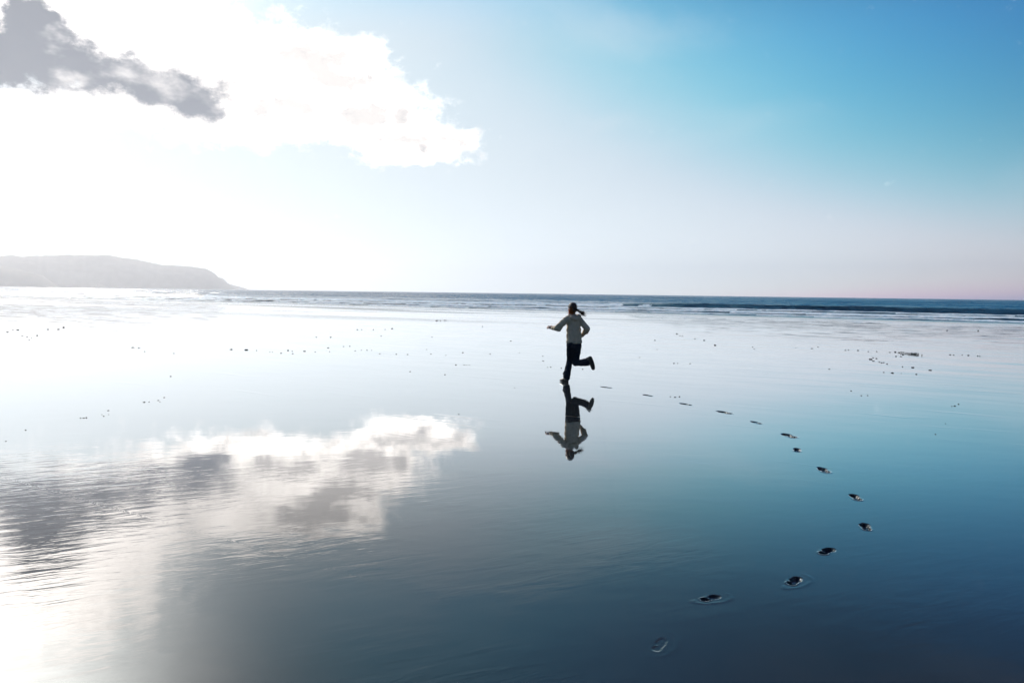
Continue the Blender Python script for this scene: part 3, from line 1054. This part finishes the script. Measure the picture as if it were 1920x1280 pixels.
# --- shoes
def shoe(heel, toe, up, parent):
    d_ = (toe - heel).normalized()
    u_ = (up - d_ * up.dot(d_)).normalized()
    L = (toe - heel).length
    b_ = bmesh.new()
    capsule(b_, heel + d_ * 0.035 + u_ * 0.040, heel + d_ * 0.11 + u_ * 0.045, 0.038, 0.040)
    capsule(b_, heel + d_ * 0.11 + u_ * 0.045, toe - d_ * 0.045 + u_ * 0.028, 0.040, 0.034)
    capsule(b_, toe - d_ * 0.085 + u_ * 0.030, toe - d_ * 0.040 + u_ * 0.026, 0.043, 0.038, squash=(u_, 0.62))
    capsule(b_, heel + d_ * 0.045 + u_ * 0.045, heel + d_ * 0.055 + u_ * 0.115, 0.042, 0.044)
    so = fuse('shoe', b_, M_SHOE, parent, voxel=0.006, smooth=4, cut=[(heel + u_ * 0.012, -u_)])
    w_ = d_.cross(u_)
    outl = []
    for k in range(28):
        t_ = 2 * math.pi * k / 28
        al = 0.5 - 0.5 * math.cos(t_) if True else 0
        wid = (0.034 + 0.013 * math.sin(min(1.0, al * 1.15) * math.pi * 0.62)) * abs(math.sin(t_)) ** 0.6 * (1 if math.sin(t_) > 0 else -1)
        outl.append((al, wid))
    V_, F_ = [], []
    for hgt, sc_ in ((0.0, 0.94), (0.006, 1.0), (0.020, 1.0)):
        for al, wid in outl:
            lift = 0.010 * max(0.0, (al - 0.75) / 0.25) ** 2
            V_.append(heel + d_ * (al * L) + w_ * wid * sc_ + u_ * (hgt + lift))
    n_ = len(outl)
    for r_ in range(2):
        for k in range(n_):
            F_.append((r_ * n_ + k, r_ * n_ + (k + 1) % n_, (r_ + 1) * n_ + (k + 1) % n_, (r_ + 1) * n_ + k))
    F_.append(tuple(range(n_))[::-1])
    F_.append(tuple(range(2 * n_, 3 * n_)))
    mesh_obj('sole', V_, F_, M_SOLE, so, smooth=False)
    return so


h_l = P(418, 1108, -0.055)
h_l.z = 0.002
t_l = P(322, 1090, 0.10)
t_l.z = 0.004
shoe(h_l, t_l, UP, person)
toe_r, heel_r = P(722, 962, -0.24), P(676, 800, -0.24)
shoe(heel_r, toe_r, (kn_r - an_r) + VIEW * 0.05, person)

# --- hair: dark crown, side strands with sunlight put into their colour, a tail flying out
bm = bmesh.new()
ellipsoid(bm, head_c + UP * 0.030 - HEAD_DIR * 0.012, 0.084, 0.100, 0.094, hm3)
ellipsoid(bm, head_c - UP * 0.020 - HEAD_DIR * 0.040, 0.074, 0.066, 0.070, hm3)
bun = head_c - HEAD_DIR * 0.100 + UP * 0.012
capsule(bm, head_c - HEAD_DIR * 0.06 + UP * 0.01, bun, 0.042, 0.026)
hair = fuse('hair', bm, M_HAIR, person, voxel=0.007, smooth=3,
            cut=[(head_c + HEAD_DIR * 0.050 + UP * 0.030, HEAD_DIR - UP * 0.75)],
            wrinkle=lambda co: 0.0022 * math.sin(co.x * 210 + co.y * 160 + 3 * math.sin(co.z * 30)))


def strand_mesh(paths, r0):
    V_, F_ = [], []
    for pts in paths:
        n_ = len(pts)
        b0 = len(V_)
        for k, q_ in enumerate(pts):
            r_ = r0 * (1 - 0.85 * (k / (n_ - 1)) ** 1.5)
            tan = (pts[min(k + 1, n_ - 1)] - pts[max(k - 1, 0)]).normalized()
            o1 = tan.orthogonal().normalized()
            o2 = tan.cross(o1)
            for j in range(4):
                a_ = math.pi / 2 * j
                V_.append(q_ + (o1 * math.cos(a_) + o2 * math.sin(a_)) * r_)
        for k in range(n_ - 1):
            for j in range(4):
                F_.append((b0 + 4 * k + j, b0 + 4 * k + (j + 1) % 4, b0 + 4 * k + 4 + (j + 1) % 4, b0 + 4 * k + 4 + j))
    return V_, F_


rh = random.Random(3)
tail0 = P(492, 236, 0.03)
paths, paths_a = [], []
for k in range(230):
    e_ = rh.random()
    o_ = Vector((rh.gauss(0, 1), rh.gauss(0, 1), rh.gauss(0, 1))) * 0.008
    tip = P(584 + rh.gauss(0, 20), 292 + rh.gauss(0, 20), -0.02 + rh.gauss(0, 0.04))
    c1 = P(528 + rh.gauss(0, 6), 246 + rh.gauss(0, 8), 0.0 + rh.gauss(0, 0.012))
    c2 = P(565 + rh.gauss(0, 9), 284 + rh.gauss(0, 11), -0.01 + rh.gauss(0, 0.02))
    pts = []
    for q in range(9):
        t_ = q / 8.0
        pts.append((tail0 + o_) * (1 - t_) ** 3 + c1 * 3 * t_ * (1 - t_) ** 2 + c2 * 3 * t_ ** 2 * (1 - t_) + tip * t_ ** 3)
    (paths_a if k % 7 == 0 else paths).append(pts)
for k in range(220):
    sg = rh.choice((-1, -1, 1))
    a_ = rh.uniform(-1.0, 1.25)
    st_ = head_c + UP * rh.uniform(-0.015, 0.045) - HEAD_DIR * (0.088 * math.cos(a_)) + RIGHT * sg * 0.080 * abs(math.sin(a_))
    en_ = P(440 + 32 * sg * rh.random() + rh.gauss(0, 10), 286 + rh.gauss(0, 12), 0.02 + rh.gauss(0, 0.02))
    md_ = (st_ + en_) / 2 - VIEW * 0.012 + SIDE * sg * 0.012 + Vector((rh.gauss(0, 1), rh.gauss(0, 1), 0)) * 0.006
    paths_a.append([st_ * (1 - q) ** 2 + md_ * 2 * q * (1 - q) + en_ * q * q for q in [i_ / 6 for i_ in range(7)]])
V_, F_ = strand_mesh(paths, 0.0042)
mesh_obj('ponytail', V_, F_, M_HAIR, hair)
V_, F_ = strand_mesh(paths_a, 0.0052)
ls = mesh_obj('loose_strands', V_, F_, M_HAIR_LIT, hair)
ls['label'] = 'strands of hair with light from behind put into their auburn colour'
bm = bmesh.new()
tq = (P(528, 246, 0.0) - tail0).normalized()
capsule(bm, tail0 - tq * 0.012, tail0 + tq * 0.014, 0.020, 0.018)
me_ = bpy.data.meshes.new('hair_tie')
bm.to_mesh(me_)
bm.free()
me_.materials.append(M_SOLE)
link(bpy.data.objects.new('hair_tie', me_), hair)

# ------------------------------------------------------------------ small things the tide left on the sand
CL = {}
CL['among those strewn toward the surf'] = [
    (818, 601, 5), (821, 600.5, 3), (826, 601, 4), (834, 600.5, 4), (837.5, 600.5, 3), (904.5, 612, 4), (810, 632, 4),
    (714.5, 630, 4), (958, 639, 4), (670, 618, 5), (678, 618, 4), (700, 618, 4), (722, 617.7, 4), (735, 616, 5), (593, 632, 4), (620, 632.2, 5)]
CL['in the long row level with her shins'] = [
    (433, 655.2, 7), (462, 656, 8), (481, 657, 4), (506, 660, 3), (511, 660, 3), (527, 662, 5), (540, 657, 6), (548, 658.5, 4),
    (549, 663, 4), (571, 658.3, 6), (591, 659.5, 4), (615.5, 652, 5), (618, 659.3, 3), (644, 649.5, 4), (656, 649, 4), (666, 657.5, 4),
    (677.5, 656.5, 3), (688, 656.3, 4), (697, 656.7, 3), (712, 663, 4), (743, 664, 5), (764, 664.3, 4), (808, 663.5, 4), (836, 666, 3),
    (868, 661, 4), (800, 655, 3), (919, 663.5, 4), (974, 661.3, 3)]
CL['among those strewn close around her feet'] = [
    (769, 696.5, 4), (834.5, 702.3, 5), (855, 684, 5), (870.5, 684, 4), (875, 684.3, 3), (880, 684.3, 3), (1018, 667.5, 3), (1018.5, 676.5, 4),
    (1027, 688.3, 3), (1032.5, 688.2, 4), (1052.5, 690, 5), (1092.5, 692, 4), (965, 727, 3), (860, 776.5, 4)]
CL['on the far sand under the headland'] = [
    (14, 622.5, 5), (24, 618, 4), (33.5, 618.5, 6), (42, 630, 4), (51, 631.7, 4), (59, 633, 3), (55, 637.5, 4), (70, 629, 5),
    (90, 617.5, 5), (109, 617.5, 6), (119, 614, 6), (249, 651.5, 5), (260.5, 652.3, 5), (271, 659, 4), (326, 662.5, 4)]
CL['in the broken line on empty pale sand'] = [
    (320, 705.5, 5), (270, 754, 6), (279.5, 753.3, 4), (297, 750.5, 4), (300, 753, 3), (308, 745, 4), (151, 783.5, 4), (157, 783.5, 5),
    (162, 783, 5), (191, 777, 3), (194.5, 780, 4), (203, 769.5, 5), (203.5, 777, 3), (48, 806, 4), (11, 827, 4)]
CL['among those past her raised shoe'] = [
    (1269, 625.5, 4), (1275, 629.5, 3), (1280, 630, 3), (1228, 638, 4), (1303, 635, 4), (1320, 638, 5), (1341, 647, 6), (1411, 650.5, 4),
    (1414, 654, 3), (1232, 655, 3), (1264, 681, 5), (1270.5, 681, 3), (1294, 681.5, 4), (1199, 670, 3), (1492, 652, 3)]
CL['in the trio by the second footprint'] = [(1257, 743.5, 4), (1266, 744.5, 5), (1274, 743.5, 5)]
CL['in the dark sprinkle touching the seaweed strip'] = [
    (1632.5, 673.7, 7), (1637, 670.5, 4), (1643, 672, 5), (1637.5, 677, 5), (1649, 678.7, 4), (1653, 680, 5), (1657, 679.7, 4), (1663, 682.3, 5),
    (1668, 660.5, 4), (1678.5, 660, 6), (1686, 661.5, 5), (1680, 668, 5), (1689, 668.3, 5), (1693, 665, 5)]
CL['scattered on the near side of the seaweed'] = [(1692, 687.5, 4), (1711.5, 689, 6), (1673, 699.3, 7), (1718.5, 701.7, 6), (1744, 693.8, 6), (1657, 698, 4), (1690, 699.8, 3)]
CL['in the sparse line level with the seaweed'] = [
    (1522, 653.5, 5), (1534, 650.5, 4), (1585, 656.7, 4), (1591, 656.3, 4), (1609, 657, 5), (1628, 659, 4), (1644, 659, 4), (1555, 692, 4),
    (1782, 665, 5), (1788, 665.5, 4), (1804, 665.5, 3), (1816, 666, 5), (1833, 667, 4), (1837, 667.5, 3), (1834, 620, 5), (1776, 619.5, 5)]
CL['on blue sand beyond the footprint bend'] = [
    (1596, 732.7, 5), (1615, 741.5, 4), (1626.5, 741.3, 4), (1790, 761, 5), (1797, 757.5, 4), (1785, 761.5, 3), (1754, 814, 4), (1773, 794, 3)]
rp_ = random.Random(11)
ORDN = ORD + ['fifteenth', 'sixteenth', 'seventeenth', 'eighteenth', 'nineteenth', 'twentieth', 'twenty-first', 'twenty-second',
              'twenty-third', 'twenty-fourth', 'twenty-fifth', 'twenty-sixth', 'twenty-seventh', 'twenty-eighth']
protos = []
for k in range(6):
    bm = bmesh.new()
    bmesh.ops.create_icosphere(bm, subdivisions=2, radius=1.0)
    for v in bm.verts:
        n_ = v.co.copy()
        f_ = 1 + 0.22 * math.sin(3.1 * n_.x + k) + 0.18 * math.sin(4.3 * n_.y + 2 * k) + 0.12 * math.sin(6 * n_.z + 3 * n_.x)
        v.co = Vector((n_.x * f_, n_.y * 0.72 * f_, n_.z * 0.46 * f_ + (0.12 * math.sin(5 * n_.x + k))))
    me_ = bpy.data.meshes.new('pebble')
    bm.to_mesh(me_)
    bm.free()
    me_.polygons.foreach_set('use_smooth', [True] * len(me_.polygons))
    me_.materials.append(M_STONE)
    protos.append(me_)
for where, pts in CL.items():
    pts = sorted(pts, key=lambda q_: abs(q_[0] - 1062) + abs(q_[1] - 680))
    for j, (px_, py_, w_) in enumerate(pts):
        x_, y_ = ground_at(px_, py_)
        dist = math.hypot(x_, y_)
        r_ = 0.5 * w_ * dist / FPX * 0.66
        o = bpy.data.objects.new('pebble', protos[rp_.randrange(6)])
        o.location = (x_, y_, 0.16 * r_)
        o.rotation_euler = (rp_.uniform(-0.1, 0.1), rp_.uniform(-0.1, 0.1), rp_.uniform(-0.5, 0.5))
        o.scale = (r_, r_ * rp_.uniform(0.8, 1.2), r_ * rp_.uniform(0.7, 1.1))
        link(o)
        size = 'tiny' if w_ < 4 else 'small' if w_ < 6 else 'broad'
        tag(o, f'{size} dark pebble, {ORDN[j]} from the runner {where}', 'pebble', 'dark pebbles strewn over the wet sand')

# strip of seaweed
wx, wy = ground_at(1708, 664)
weed = empty('seaweed', (wx, wy, 0))
tag(weed, 'low tangled strip of dark green seaweed among pebbles near the surf', 'seaweed')
fr = []
for k in range(26):
    p0 = Vector((rp_.gauss(0.0, 0.11), rp_.gauss(0, 0.26), 0.006))
    L = rp_.uniform(0.08, 0.22)
    a_ = rp_.gauss(0.0, 0.5)
    pts = [p0 + Vector((math.cos(a_ + 0.5 * math.sin(3 * q + k)) * L * q, math.sin(a_ + 0.5 * math.sin(3 * q + k)) * L * q * 0.8,
                        0.028 * math.sin(math.pi * q) * rp_.uniform(0.3, 1.3))) for q in [i_ / 7 for i_ in range(8)]]
    V_, F_ = [], []
    for q, pt in enumerate(pts):
        wv = 0.012 * math.sin(math.pi * (0.12 + 0.86 * q / 7)) + 0.004
        nn = Vector((-math.sin(a_), math.cos(a_), 0))
        V_ += [pt + nn * wv, pt + UP * 0.006, pt - nn * wv, pt - UP * 0.002]
    for q in range(7):
        for j in range(4):
            F_.append((4 * q + j, 4 * q + (j + 1) % 4, 4 * q + 4 + (j + 1) % 4, 4 * q + 4 + j))
    mesh_obj('frond', V_, F_, M_WEED, weed)
